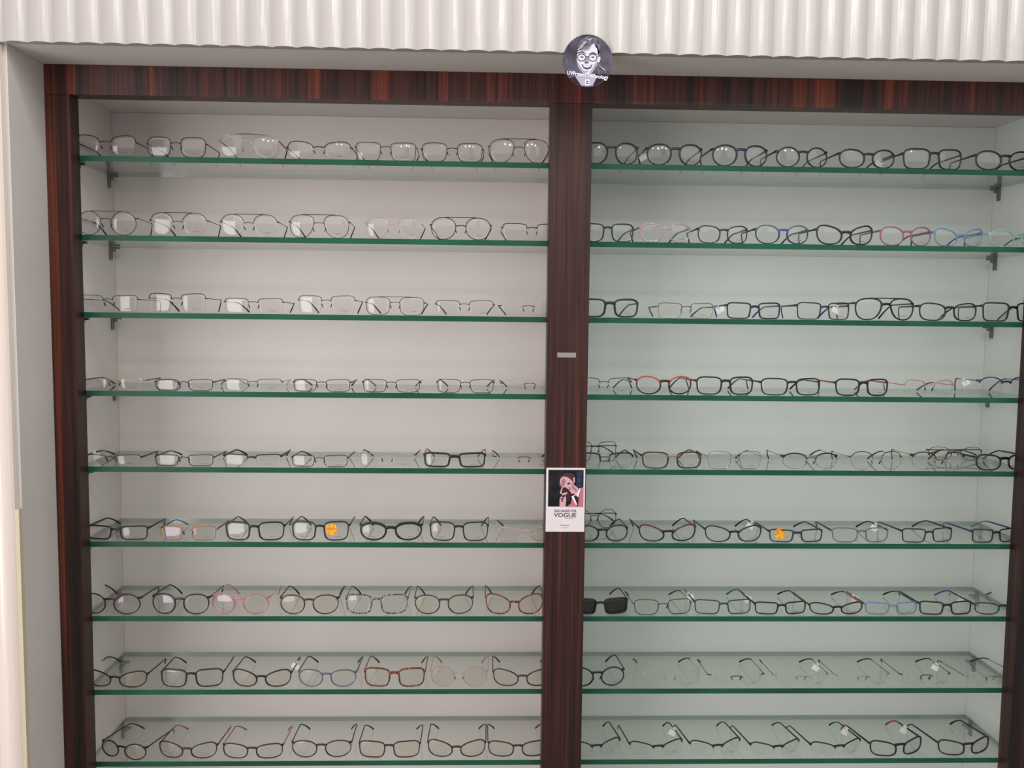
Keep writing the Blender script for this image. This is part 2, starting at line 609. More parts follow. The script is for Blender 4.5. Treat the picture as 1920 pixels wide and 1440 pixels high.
def glasses(x, y, zs, W, H, shape='rect', rim='full', t=1.2, fc='K', tc=None, tip=None, yaw=0.0, bc=None, dbl=False,
            wrap=None, tipin=0.017, lens=None, th=None, sticker=0, tagc=0, prt=True, fold=False, L=0.128, topc=None,
            pads=None, lensh=None, name='eyeglasses', roll=0.0, bz=0.42, tempo=0.0):
    t = t / 1000.0 * (1.32 if t >= 1.7 else 1.2)
    plastic = t >= 0.0021
    tc = tc or fc
    tip = tip or tc
    bc = bc or fc
    wrap = (0.007 if plastic else 0.005) if wrap is None else wrap
    lens = lens or M_LENS
    th = (th / 1000.0) if th else (0.0042 if plastic else 0.0016)
    root = empty(name, (x, y, zs), yaw)
    if roll:
        root.rotation_euler = (0, roll, yaw)
    ep = 0.010 if plastic else 0.020           # share of the width taken by each end piece
    br = 0.125 if plastic else 0.15
    if rim == 'none':
        ep, br = 0.045, 0.16
    lw = (1 - 2 * ep - br) / 2 * W
    cx = W / 2 * br + lw / 2
    ring = outline(shape, lw / 2 - t / 2, H - t)
    zoff = t / 2
    lc = H / 2

    def Y(px, pz, s):
        d = abs(px) - cx
        base = wrap * (cx / (W / 2)) ** 1.5
        sl = wrap / (W / 2) * 1.4
        return base + sl * d + (d * d + (pz - lc) ** 2) / (2 * 0.16)

    def P3(q, s, sc=1.0, dy=0.0):
        px = s * (cx + q[0] * sc)
        pz = zoff + (q[1] - (H - t) / 2) * sc + (H - t) / 2
        return Vector((px, Y(px, pz, s) + dy, pz))
    # front
    b = bmesh.new()
    mats = [fm(fc), fm(topc or fc), fm(bc)]
    depth = 0.0034 if plastic else 0.0018
    for s in (-1, 1):
        if rim == 'none':
            b = bmesh.new()
        pts = [P3(q, s) for q in ring]
        nrm = []
        for i in range(NO):
            tg = pts[(i + 1) % NO] - pts[i - 1]
            nv = Vector((tg.z, 0, -tg.x)).normalized()
            ctr = Vector((s * cx, 0, lc))
            if nv.dot(pts[i] - ctr) < 0:
                nv = -nv
            nrm.append(nv)
        idx = list(range(NO))
        closed = True

        def tt(i):
            yy = ring[i][1] / (H - t)
            nas = 1.25 if (plastic and ring[i][0] < -0.55 * lw / 2 and 0.1 < yy < 0.8) else 1.0
            if rim == 'brow':
                k = max(0.0, min(1.0, (yy - 0.56) / 0.16))
                return 0.0009 + k * (t - 0.0009)
            if shape == 'flat' and yy > 0.8:
                nas = 1.5
            return t * nas * (1.0 + (0.35 * max(0, yy - 0.6) if plastic else 0))
        if rim in ('full', 'brow'):
            seq = idx
        elif rim == 'half':
            seq = [i for i in idx if ring[i][1] / (H - t) > 0.60]
            # rotate so the run is continuous: from temporal side over the top to the nasal side
            up_ = [i for i in range(-NO // 4, NO) if ring[i % NO][1] / (H - t) > 0.60]
            seq = []
            for i in up_:
                if i % NO not in [q % NO for q in seq]:
                    seq.append(i)
            seq = [i % NO for i in seq]
            closed = False
        else:
            seq = []
        if seq:
            mis = []
            for i in seq:
                yy = ring[i][1] / (H - t)
                if rim == 'brow':
                    mis.append(1 if yy > 0.6 else 2)
                else:
                    mis.append(1 if (topc and yy > 0.66) else 0)
            sweep(b, [pts[i] for i in seq], [(nrm[i], Vector((0, 1, 0))) for i in seq], [sect(tt(i), depth) for i in seq], closed, mis)
        # end piece
        ie = min(range(NO), key=lambda i: abs(ring[i][1] / (H - t) - (0.80 if plastic else 0.70)) + (9 if ring[i][0] < 0 else 0))
        pe = P3(ring[ie], s)
        hz = pe.z
        hy = Y(s * W / 2, hz, s)
        hx = s * (W / 2 - 0.0012)
        eh = max(th * 0.85, 0.0024 if not plastic else 0.0056)
        path_sweep(b, [pe - Vector((s * 0.001, 0, 0)), Vector(((pe.x + hx) / 2, hy, hz + 0.0003)), Vector((hx, hy + 0.001, hz)), Vector((hx + s * 0.0003, hy + 0.006, hz))],
                   [(eh, 0.0024), (eh, 0.0024), (eh, 0.0026), (eh, 0.0024)])
        if rim == 'none':
            link('end_piece', b, mats, root, True)
    # bridge
    ib = min(range(NO), key=lambda i: abs(ring[i][1] / (H - t) - (0.60 if shape in ('cat', 'cats') else 0.72 if plastic else 0.62)) + (9 if ring[i][0] > 0 else 0))
    pb = P3(ring[ib], 1)
    bt = t * 1.75 if plastic else max(t, 0.0013)
    x0b = pb.x + 0.0008
    arch = 0.0022
    bp = []
    for k in range(9):
        u = -1 + k / 4.0
        bp.append(Vector((x0b * u, pb.y - 0.001 * (1 - u * u), pb.z + arch * (1 - u * u))))
    if rim == 'none':
        b = bmesh.new()
    fl0 = len(b.faces)
    path_sweep(b, bp, [(bt * (1 + 0.25 * abs(-1 + k / 4.0)), max(0.0022, depth * 0.9)) for k in range(9)])
    b.faces.ensure_lookup_table()
    for f in b.faces[fl0:]:
        f.material_index = 2
    if dbl:
        it = min(range(NO), key=lambda i: abs(ring[i][0] / (lw / 2) + 0.15) + (9 if ring[i][1] < H / 2 else 0))
        pt = P3(ring[it], 1)
        dp = [Vector((pt.x * (-1 + k / 4.0), pt.y - 0.001, pt.z + 0.0006)) for k in range(9)]
        path_sweep(b, dp, [(max(t, 0.0011) * (0.9 if plastic else 1), 0.002)] * 9)
    if rim == 'none':
        for s in (-1, 1):   # little screw mounts through the lens
            for q in (ib,):
                pp = P3(ring[q], s)
                path_sweep(b, [pp + Vector((s * 0.004, -0.002, -0.001)), pp + Vector((0, -0.001, 0)), pp + Vector((-s * 0.003, 0.001, 0))], [(0.0012, 0.0012)] * 3)
    link('bridge' if rim == 'none' else 'frame_front', b, mats, root, True)
    # lenses
    for s in (-1, 1):
        lb = bmesh.new()
        sc = 1.0 if rim in ('half', 'none') else 0.985
        rings = []
        for thick in (0.0, 0.0014):
            rr = []
            for rad in (1.0, 0.8, 0.55, 0.28):
                rr.append([lb.verts.new(P3(q, s, sc * rad, thick)) for q in ring])
            c = lb.verts.new(Vector((s * cx, Y(s * cx, lc, s) + thick, lc)))
            for a in range(3):
                for i in range(NO):
                    lb.faces.new((rr[a][i], rr[a][(i + 1) % NO], rr[a + 1][(i + 1) % NO], rr[a + 1][i]))
            for i in range(NO):
                lb.faces.new((rr[3][i], rr[3][(i + 1) % NO], c))
            rings.append(rr[0])
        for i in range(NO):
            f = lb.faces.new((rings[0][i], rings[0][(i + 1) % NO], rings[1][(i + 1) % NO], rings[1][i]))
            f.material_index = 1
        lo = link('lens', lb, [lens, M_LEDGE], root, True)
        if prt and (s == 1 or prt == 2):
            pbm = bmesh.new()
            xx = cx + 0.004 if s == 1 else cx + 0.002
            for k in range(5):
                w_ = random.uniform(0.0012, 0.0022)
                px = s * (xx) + (-0.006 + k * 0.0026)
                pz = H * 0.20
                yy = Y(px, pz, s) - 0.0004
                box(pbm, px, px + w_, yy - 0.0001, yy, pz - 0.0005, pz + 0.0006)
            link('lens_print', pbm, plain('print_grey', (0.10, 0.10, 0.10), 0.6), lo)
        if sticker and s == sticker:
            sbm = bmesh.new()
            cs = cx + (0.004 if s < 0 else -0.010)
            rs = []
            for dy in (-0.0008, -0.0003):
                rs.append([sbm.verts.new(Vector((s * cs + 0.0125 * math.cos(a * PI / 12), Y(s * cs, lc, s) + dy, lc + 0.004 + 0.0135 * math.sin(a * PI / 12)))) for a in range(24)])
            sbm.faces.new(rs[0])
            sbm.faces.new(rs[1][::-1])
            for i in range(24):
                sbm.faces.new((rs[0][i], rs[0][(i + 1) % 24], rs[1][(i + 1) % 24], rs[1][i]))
            st = link('promo_sticker', sbm, tortoise('yellow_sticker', (0.75, 0.22, 0.02), (0.80, 0.52, 0.03), 160), lo)
            st['label'] = 'round yellow sticker'
    # nose pads
    if pads is None:
        pads = not plastic
    if pads:
        for s in (-1, 1):
            nb = bmesh.new()
            ip = min(range(NO), key=lambda i: abs(ring[i][1] / (H - t) - 0.42) + (9 if ring[i][0] > 0 else 0))
            pp = P3(ring[ip], s)
            c = pp + Vector((-s * 0.0015, 0.006, -0.001))
            bmesh.ops.create_uvsphere(nb, u_segments=8, v_segments=6, radius=1.0, matrix=Matrix.Translation(c) @ Matrix.Rotation(s * 0.35, 4, 'Y') @ Matrix.Diagonal((0.0011, 0.0028, 0.0050, 1)))
            path_sweep(nb, [pp + Vector((0, 0, 0.002)), pp + Vector((0, 0.004, 0.003)), c], [(0.0009, 0.0009)] * 3)
            link('nose_pad', nb, fm('DB' if fc not in ('cl', 'SV', 'cq') else 'SV'), root, True)
    # temples
    for s in (-1, 1):
        hx = s * (W / 2 - 0.0009)
        pe = hz
        hy0 = hy + 0.005

        def tp(u):
            if fold:
                # arms folded flat behind the front
                return Vector((hx - s * (W * 0.93) * u, hy0 + 0.004 + (0.004 if s > 0 else 0.0) + 0.004 * math.sin(PI * u), hz - (0.10 * hz) * u - (0.45 * hz * max(0, (u - 0.7) / 0.3) ** 1.5)))
            v = max(0.0, (u - 0.68) / 0.32)
            xin = 0.001 * u + tipin * v ** 1.25 + 0.0
            out_ = tempo * u
            zz = hz - 0.06 * hz * min(u / 0.68, 1) - (0.94 * hz - 0.0028) * v ** 1.5
            yy = hy0 + L * (u - 0.05 * v * v)
            return Vector((hx - s * xin + out_, yy, zz))
        tb = bmesh.new()
        us = [k / 10 * 0.66 for k in range(11)]
        tw = 0.0026 if plastic else 0.0013
        path_sweep(tb, [tp(u) for u in us], [((th * (1 - 0.30 * u / 0.66)), tw) for u in us])
        te = link('temple', tb, fm(tc), root, True)
        tb = bmesh.new()
        us = [0.64 + k / 12 * 0.36 for k in range(13)]
        tth = max(0.0030, th * 0.75)
        path_sweep(tb, [tp(u) for u in us], [((tth * (0.85 + 0.55 * max(0, (u - 0.8) / 0.2) * (1 if u < 0.985 else 0.6))), max(0.0022, tw)) for u in us])
        link('temple_tip', tb, fm(tip), te, True)
        if tagc and s == tagc:
            gb = bmesh.new()
            c = tp(0.42)
            box(gb, c.x - 0.0015, c.x + 0.0015, c.y - 0.006, c.y + 0.006, c.z - th / 2 - 0.001, c.z + th / 2 + 0.001)
            rot = Matrix.Translation(c) @ Matrix.Rotation(0.5 * s, 4, 'Y')
            vs0 = set(gb.verts)
            box(gb, -0.009, 0.009, -0.0003, 0.0003, -0.016, -0.004)
            for v in gb.verts:
                if v not in vs0:
                    v.co = rot @ v.co
            link('price_tag', gb, plain('white_tag_paper', (0.80, 0.80, 0.78), 0.6), root)
    return root


# each entry: photo extent of the front (left, right, top), outline, rim, thickness mm, colours, look words, extras
LB, RB = 'L', 'R'
T = [
 # ---- left bay, shelf 1
 (LB, 1, 138, 257, 253, 'almond', 'half', 1.5, 'DB', 'MR', 'NB', 'dark half-rim metal', dict(th=3)),
 (LB, 1, 272, 388, 257, 'square', 'full', 1.3, 'DB', 'DB', 'K', 'thin dark brown square metal', dict(th=2.2)),
 (LB, 1, 407, 523, 249, 'avi', 'full', 2.0, 'cl', 'DB', 'K', 'clear aviator dark-top-bar', dict(topc='cl', dbl='bar', th=2, pads=True)),
 (LB, 1, 535, 661, 265, 'almond', 'half', 1.5, 'DB', 'NB', 'KB', 'dark half-rim navy-armed', dict(th=3.4)),
 (LB, 1, 664, 783, 267, 'rect', 'full', 1.1, 'GM', 'GM', 'K', 'thin grey rectangular metal', {}),
 (LB, 1, 788, 908, 268, 'square', 'full', 1.3, 'DB', 'DB', 'K', 'dark metal thicker-browed', dict(topc='MB', bz=.8)),
 (LB, 1, 915, 1032, 261, 'avi', 'full', 1.2, 'GM', 'GM', 'K', 'thin dark double-bridge aviator', dict(dbl=True)),
 # ---- left bay, shelf 2
 (LB, 2, 141, 257, 396, 'round', 'full', 1.1, 'GM', 'GM', 'K', 'round thin grey double-bridge metal', dict(dbl=True)),
 (LB, 2, 277, 390, 399, 'panto', 'half', 1.1, 'DB', 'GM', 'K', 'dark double-bridge half-rim round', dict(dbl=True)),
 (LB, 2, 410, 523, 402, 'panto', 'half', 1.1, 'DB', 'GM', 'K', 'dark double-bridge half-rim round', dict(dbl=True)),
 (LB, 2, 540, 657, 403, 'avi', 'full', 1.1, 'GM', 'GM', 'K', 'thin dark double-bridge aviator', dict(dbl=True)),
 (LB, 2, 683, 793, 407, 'avi', 'full', 1.1, 'cq', 'SV', 'GM', 'pale rose silver aviator', dict(dbl=True)),
 (LB, 2, 805, 923, 408, 'panto', 'full', 1.5, 'DB', 'DB', 'K', 'dark brown winged double-bridge round', dict(dbl=True, th=2.6)),
 (LB, 2, 939, 1056, 419, 'rect', 'half', 1.5, 'DB', 'DB', 'K', 'dark half-rim rectangular', {}),
 # ---- left bay, shelf 3
 (LB, 3, 143, 262, 553, 'rect', 'half', 1.0, 'BR', 'DB', 'GN', 'thin brown half-rim green-tipped', dict(yaw=8)),
 (LB, 3, 274, 388, 550, 'rect', 'half', 1.3, 'DB', 'DB', 'K', 'dark brown half-rim black-tipped', dict(dbl=False, yaw=3)),
 (LB, 3, 417, 533, 559, 'rect', 'half', 1.2, 'BR', 'DB', 'K', 'brown half-rim rectangular', dict(yaw=2)),
 (LB, 3, 556, 668, 554, 'rect', 'half', 1.1, 'BR', 'DB', 'K', 'thin brown half-rim rectangular', dict(yaw=2)),
 (LB, 3, 683, 798, 557, 'square', 'full', 1.0, 'GM', 'DB', 'K', 'square grey double-bridge metal', dict(dbl=True)),
 (LB, 3, 814, 928, 563, 'rect', 'half', 1.2, 'GM', 'GM', 'K', 'grey half-rim rectangular', {}),
 (LB, 3, 934, 1048, 567, 'rect', 'none', 1.0, 'DB', 'DB', 'K', 'rimless with dark bridge', {}),
 # ---- left bay, shelf 4
 (LB, 4, 154, 273, 707, 'rect', 'none', 1.4, 'OR', 'MR', 'MR', 'orange-bridged rimless maroon-armed', dict(bc='OR', th=3)),
 (LB, 4, 288, 401, 711, 'rect', 'full', 1.2, 'DB', 'K', 'BL', 'narrow dark metal blue-tipped', dict(th=3.6)),
 (LB, 4, 418, 530, 710, 'rect', 'half', 1.1, 'BR', 'SV', 'cl', 'thin brown half-rim silver-armed', {}),
 (LB, 4, 547, 659, 711, 'rect', 'full', 1.2, 'DB', 'K', 'K', 'narrow dark metal thick black-armed', dict(th=3.2)),
 (LB, 4, 678, 790, 711, 'rect', 'full', 1.2, 'DB', 'cq', 'PK', 'narrow dark metal pink-armed', dict(th=4)),
 (LB, 4, 817, 928, 711, 'rect', 'full', 1.2, 'DB', 'MR', 'K', 'narrow dark metal red-armed', dict(th=3)),
 (LB, 4, 937, 1050, 713, 'rect', 'none', 1.1, 'MR', 'cq', 'GM', 'pale rimless red-bridged', {}),
 # ---- left bay, shelf 5
 (LB, 5, 150, 266, 852, 'rect', 'half', 1.2, 'DB', 'K', 'K', 'narrow dark half-rim white-tagged', dict(th=4, tagc=-1)),
 (LB, 5, 287, 402, 852, 'rect', 'full', 1.2, 'DB', 'DB', 'K', 'narrow dark metal thick-tipped', dict(th=3.2)),
 (LB, 5, 417, 528, 851, 'rect', 'half', 1.7, 'MB', 'DB', 'K', 'maroon-brown half-rim thick-armed', dict(th=5)),
 (LB, 5, 544, 654, 853, 'rect', 'full', 1.2, 'DB', 'K', 'K', 'narrow dark metal black-armed', dict(th=3.2)),
 (LB, 5, 668, 783, 849, 'rect', 'none', 1.1, 'GY', 'cl', 'K', 'pale gold rimless black-tipped', {}),
 (LB, 5, 793, 912, 848, 'rect', 'full', 2.9, 'K', 'PK', 'RD', 'thick black rectangular red-armed', dict(th=4)),
 (LB, 5, 924, 1042, 850, 'rect', 'none', 1.1, 'BR', 'K', 'K', 'rimless black-tipped', {}),
 # ---- left bay, shelf 6
 (LB, 6, 157, 278, 985, 'rect', 'full', 2.1, 'K', 'K', 'K', 'narrow black rectangular', dict(th=5, yaw=3)),
 (LB, 6, 296, 407, 986, 'rect', 'full', 1.2, 'OR', 'K', 'BL', 'orange-topped narrow metal blue-tipped', dict(bc='OR', th=4, lens='P')),
 (LB, 6, 420, 534, 978, 'square', 'full', 2.4, 'K', 'K', 'NB', 'square black acetate blue-tipped', dict(prt=2)),
 (LB, 6, 545, 655, 977, 'square', 'full', 2.2, 'K', 'K', 'K', 'square black yellow-stickered', dict(sticker=1, prt=2)),
 (LB, 6, 673, 793, 979, 'flat', 'full', 3.0, 'K', 'K', 'K', 'thick black flat-top round', dict(th=6, prt=2)),
 (LB, 6, 804, 917, 978, 'square', 'full', 2.0, 'DB', 'MB', 'GM', 'square dark brown acetate', dict(prt=2)),
 (LB, 6, 931, 1043, 989, 'almond', 'full', 1.8, 'cq', 'cq', 'K', 'pale rose clear black-tipped', dict(lens='P')),
 # ---- left bay, shelf 7
 (LB, 7, 148, 264, 1113, 'round', 'full', 1.8, 'MB', 'DB', 'MB', 'round dark maroon acetate', dict(lens='P', prt=0, th=3.4, yaw=4)),
 (LB, 7, 281, 393, 1113, 'panto', 'full', 1.9, 'K', 'K', 'K', 'round-topped black acetate', dict(lens='P', prt=0, th=3.4, yaw=3)),
 (LB, 7, 393, 505, 1112, 'round', 'full', 2.0, 'cp', 'cq', 'cp', 'round clear pink', dict(lens='P', prt=0, th=3, yaw=4)),
 (LB, 7, 523, 636, 1115, 'panto', 'full', 1.8, 'TT', 'DB', 'K', 'round brown tortoiseshell', dict(lens='W', prt=0, th=3.2)),
 (LB, 7, 646, 766, 1114, 'square', 'full', 2.1, 'TW', 'TW', 'K', 'square black marbled', dict(lens='P', prt=0, th=3.4)),
 (LB, 7, 776, 889, 1115, 'panto', 'full', 1.9, 'KG', 'KG', 'K', 'round charcoal grey acetate', dict(lens='W', prt=0, th=3.2)),
 (LB, 7, 909, 1020, 1113, 'cat', 'full', 1.9, 'TR', 'MR', 'DB', 'brown tortoiseshell cat-eye', dict(lens='W', prt=0, th=3.2)),
 # ---- left bay, shelf 8
 (LB, 8, 155, 277, 1257, 'cat', 'full', 1.8, 'DB', 'DB', 'K', 'dark brown cat-eye', dict(lens='W', prt=0, th=3.2, yaw=5)),
 (LB, 8, 299, 419, 1254, 'square', 'full', 2.2, 'K', 'K', 'K', 'square black acetate', dict(lens='P', prt=0, th=4)),
 (LB, 8, 433, 547, 1255, 'cat', 'full', 2.1, 'K', 'K', 'K', 'black cat-eye white-tagged', dict(lens='W', prt=0, th=3.4, tagc=1)),
 (LB, 8, 557, 669, 1255, 'panto', 'full', 1.7, 'SB', 'KG', 'K', 'round slate blue acetate', dict(lens='P', prt=0, th=3)),
 (LB, 8, 681, 798, 1252, 'square', 'full', 2.4, 'TR', 'TR', 'TT', 'square red tortoiseshell', dict(lens='W', prt=0, th=3.6)),
 (LB, 8, 805, 916, 1249, 'round', 'full', 1.2, 'GD', 'GD', 'GD', 'round thin rose gold metal', dict(lens='W', prt=0, th=1.7)),
 (LB, 8, 923, 1036, 1254, 'cat', 'full', 1.9, 'TP', 'PU', 'DB', 'dark purple cat-eye', dict(lens='W', prt=0, th=3)),
 # ---- left bay, shelf 9
 (LB, 9, 180, 277, 1384, 'round', 'full', 1.7, 'DB', 'K', 'K', 'round dark brown turned-aside', dict(lens='W', prt=0, th=3, yaw=16, H=0.038)),
 (LB, 9, 294, 408, 1391, 'cat', 'full', 1.8, 'MB', 'MR', 'PK', 'dark maroon cat-eye pink-tipped', dict(lens='P', prt=0, th=3, yaw=3)),
 (LB, 9, 415, 531, 1394, 'almond', 'full', 1.8, 'MB', 'PK', 'PK', 'narrow maroon pink-armed', dict(lens='P', prt=0, th=2.6)),
 (LB, 9, 545, 660, 1388, 'panto', 'full', 1.8, 'PU', 'MB', 'K', 'round dark purple acetate', dict(lens='P', prt=0, th=3)),
 (LB, 9, 671, 789, 1389, 'square', 'full', 1.8, 'MB', 'MB', 'MB', 'square dark maroon acetate', dict(lens='W', prt=0, th=2.8)),
 (LB, 9, 800, 912, 1387, 'cat', 'full', 1.9, 'TT', 'DB', 'K', 'dark tortoiseshell cat-eye', dict(lens='P', prt=0, th=3)),
 (LB, 9, 914, 1028, 1389, 'almond', 'full', 1.8, 'MB', 'MB', 'K', 'narrow dark maroon rectangular', dict(lens='P', prt=0, th=3)),
 # ---- right bay, shelf 1
 (RB, 1, 1094, 1199, 267, 'panto', 'full', 2.3, 'K', 'MR', 'K', 'round black maroon-armed', {}),
 (RB, 1, 1212, 1320, 270, 'panto', 'full', 2.3, 'K', 'K', 'K', 'round black acetate', dict(tagc=-1)),
 (RB, 1, 1335, 1443, 272, 'panto', 'full', 2.4, 'K', 'KB', 'K', 'round black navy-bridged', dict(bc='NB')),
 (RB, 1, 1455, 1556, 276, 'round', 'full', 2.0, 'K', 'KB', 'SB', 'round black slate-blue-armed', {}),
 (RB, 1, 1573, 1683, 280, 'oval', 'full', 2.2, 'K', 'K', 'K', 'oval black acetate', dict(tagc=1)),
 (RB, 1, 1693, 1810, 279, 'square', 'full', 2.2, 'K', 'K', 'K', 'soft square black acetate', {}),
 (RB, 1, 1829, 1940, 283, 'oval', 'full', 2.3, 'K', 'K', 'MR', 'oval black maroon-tipped', {}),
 # ---- right bay, shelf 2
 (RB, 2, 1088, 1191, 419, 'square', 'full', 1.9, 'KB', 'K', 'KB', 'soft square navy black', {}),
 (RB, 2, 1199, 1298, 419, 'oval', 'full', 1.9, 'cv', 'MG', 'NB', 'pale lilac magenta-armed', {}),
 (RB, 2, 1308, 1405, 423, 'almond', 'full', 1.9, 'PU', 'PU', 'PU', 'soft rectangular dark purple', {}),
 (RB, 2, 1416, 1520, 422, 'oval', 'full', 2.0, 'NB', 'K', 'NB', 'oval navy royal-blue-topped', dict(bc='RB', topc='SB')),
 (RB, 2, 1530, 1642, 422, 'cat', 'full', 2.5, 'K', 'K', 'K', 'black cat-eye', {}),
 (RB, 2, 1650, 1751, 425, 'oval', 'full', 1.9, 'MV', 'MV', 'PU', 'mauve pink oval', {}),
 (RB, 2, 1752, 1849, 428, 'cat', 'full', 1.9, 'cs', 'BL', 'KB', 'translucent light blue cat-eye', {}),
 (RB, 2, 1856, 1960, 431, 'oval', 'full', 1.8, 'ct', 'ct', 'K', 'pale teal clear black-tipped', {}),
 # ---- right bay, shelf 3
 (RB, 3, 1087, 1200, 560, 'square', 'full', 2.9, 'K', 'K', 'K', 'thick soft square black', {}),
 (RB, 3, 1232, 1341, 568, 'rect', 'full', 1.2, 'SV', 'MR', 'MR', 'thin silver black-bridged maroon-armed', dict(bc='K', topc='KG', th=3.4)),
 (RB, 3, 1362, 1467, 567, 'rect', 'full', 2.2, 'KB', 'NB', 'RB', 'rectangular navy black blue-tipped', dict(tagc=-1)),
 (RB, 3, 1494, 1597, 567, 'rect', 'full', 1.8, 'KB', 'K', 'RB', 'slim rectangular navy blue-tipped', dict(tagc=1, th=5)),
 (RB, 3, 1603, 1719, 559, 'avi', 'full', 2.3, 'K', 'KB', 'K', 'big black double-bridge aviator', dict(dbl=True)),
 (RB, 3, 1724, 1836, 568, 'almond', 'full', 2.2, 'K', 'KB', 'K', 'soft rectangular black', dict(th=5)),
 (RB, 3, 1843, 1954, 567, 'rect', 'full', 2.4, 'K', 'K', 'K', 'rectangular black acetate', {}),
 # ---- right bay, shelf 4
 (RB, 4, 1078, 1187, 708, 'rect', 'half', 1.3, 'GM', 'NB', 'SB', 'thin grey half-rim navy-armed', dict(th=3)),
 (RB, 4, 1192, 1300, 705, 'oval', 'full', 2.3, 'K', 'K', 'K', 'black orange-red-topped oval', dict(topc='RO', th=3)),
 (RB, 4, 1305, 1416, 706, 'square', 'full', 2.4, 'K', 'K', 'K', 'soft square black', {}),
 (RB, 4, 1426, 1543, 709, 'square', 'full', 2.1, 'K', 'K', 'K', 'slim square black raised-arm', {}),
 (RB, 4, 1566, 1670, 710, 'square', 'full', 2.5, 'K', 'RD', 'RD', 'square black red-armed', {}),
 (RB, 4, 1695, 1792, 712, 'almond', 'half', 1.4, 'PM', 'PM', 'GM', 'slim pink metal half-rim', dict(th=2)),
 (RB, 4, 1836, 1936, 707, 'panto', 'half', 1.8, 'NB', 'NB', 'K', 'round navy metal half-rim white-tagged', dict(th=2, tagc=-1)),
 # ---- right bay, shelf 5
 (RB, 5, 1078, 1190, 848, 'square', 'brow', 2.6, 'K', 'K', 'K', 'black-browed thin-rimmed', dict(bc='SV', pads=True)),
 (RB, 5, 1203, 1319, 847, 'square', 'full', 2.3, 'TT', 'K', 'K', 'dark tortoiseshell gold-bridged square', dict(bc='GD')),
 (RB, 5, 1326, 1431, 846, 'square', 'full', 1.2, 'SV', 'SV', 'K', 'thin silver rounded metal', {}),
 (RB, 5, 1466, 1575, 849, 'panto', 'brow', 2.4, 'K', 'GD', 'K', 'black-browed gold-armed', dict(bc='SV', pads=True, th=1.8)),
 (RB, 5, 1593, 1696, 846, 'panto', 'brow', 1.6, 'BR', 'GD', 'DB', 'slim brown-browed gold-armed', dict(bc='SV', pads=True, th=1.8)),
 (RB, 5, 1710, 1814, 847, 'panto', 'brow', 2.0, 'K', 'GD', 'K', 'slim black-browed', dict(bc='GD', pads=True, th=1.8)),
 (RB, 5, 1828, 1938, 851, 'almond', 'full', 2.6, 'K', 'K', 'K', 'thick black rectangular', dict(th=4.5, yaw=-8)),
 # ---- right bay, shelf 6
 (RB, 6, 1079, 1180, 984, 'oval', 'full', 2.2, 'K', 'K', 'K', 'oval black acetate', dict(th=3)),
 (RB, 6, 1197, 1308, 983, 'cats', 'full', 2.3, 'K', 'K', 'K', 'black red-speckled cat-eye', dict(topc='TS')),
 (RB, 6, 1321, 1432, 985, 'cat', 'full', 2.0, 'K', 'K', 'K', 'slim black cat-eye white-tagged', dict(tagc=1)),
 (RB, 6, 1442, 1546, 992, 'rect', 'full', 2.0, 'KB', 'K', 'K', 'narrow navy black yellow-stickered', dict(sticker=-1)),
 (RB, 6, 1560, 1670, 989, 'square', 'full', 1.8, 'cg', 'K', 'K', 'translucent smoke grey', dict(tagc=1)),
 (RB, 6, 1690, 1793, 990, 'rect', 'full', 1.75, 'KB', 'KB', 'K', 'slim rectangular dark blue', dict(yaw=-7)),
 (RB, 6, 1821, 1913, 991, 'rect', 'full', 2.0, 'KB', 'NB', 'BL', 'rectangular navy bright-blue-tipped', dict(yaw=-8)),
 # ---- right bay, shelf 7
 (RB, 7, 1071, 1180, 1121, 'rect', 'full', 2.4, 'K', 'K', 'MR', 'black dark-lensed', dict(lens='S', prt=0, nm='sunglasses', th=3)),
 (RB, 7, 1187, 1300, 1123, 'square', 'full', 1.6, 'KG', 'KG', 'MR', 'slim charcoal square maroon-tipped', {}),
 (RB, 7, 1302, 1411, 1124, 'rect', 'full', 1.7, 'KG', 'K', 'GN', 'slim charcoal rectangular green-tipped', dict(tagc=-1)),
 (RB, 7, 1415, 1515, 1128, 'rect', 'full', 2.0, 'K', 'K', 'K', 'narrow rectangular black', dict(tagc=-1)),
 (RB, 7, 1517, 1622, 1129, 'cat', 'full', 2.0, 'K', 'RO', 'K', 'narrow black cat-eye orange-armed', {}),
 (RB, 7, 1622, 1724, 1129, 'rect', 'full', 1.8, 'cb', 'GN', 'K', 'translucent light blue green-armed', dict(bc='cb', tagc=-1)),
 (RB, 7, 1724, 1826, 1127, 'rect', 'full', 2.2, 'K', 'KB', 'RB', 'soft rectangular black blue-armed', {}),
 (RB, 7, 1827, 1932, 1129, 'almond', 'full', 2.0, 'KG', 'cg', 'cg', 'soft rectangular charcoal', dict(tagc=-1)),
 # ---- right bay, shelf 8
 (RB, 8, 1066, 1174, 1251, 'round', 'full', 2.1, 'K', 'K', 'K', 'round black metal-armed', dict(th=1.6, pads=True)),
 (RB, 8, 1201, 1315, 1256, 'round', 'full', 1.6, 'cl', 'cl', 'GM', 'clear round', dict(th=1.8, pads=True)),
 (RB, 8, 1327, 1436, 1258, 'oval', 'none', 1.3, 'K', 'K', 'K', 'rimless black-armed clear-edged', dict(th=1.5)),
 (RB, 8, 1450, 1557, 1258, 'oval', 'none', 1.1, 'SV', 'K', 'K', 'rimless silver-bridged white-tagged', dict(th=1.5, tagc=1)),
 (RB, 8, 1565, 1672, 1258, 'oval', 'none', 1.1, 'SV', 'K', 'K', 'rimless faint-bridged black-armed', dict(th=1.5)),
 (RB, 8, 1687, 1786, 1258, 'rect', 'none', 1.5, 'K', 'K', 'K', 'rimless thick black-bridged', dict(th=1.8, tagc=1)),
 (RB, 8, 1808, 1910, 1258, 'oval', 'none', 1.1, 'SV', 'GM', 'K', 'rimless faint-bridged grey-armed', dict(th=1.5, yaw=-8)),
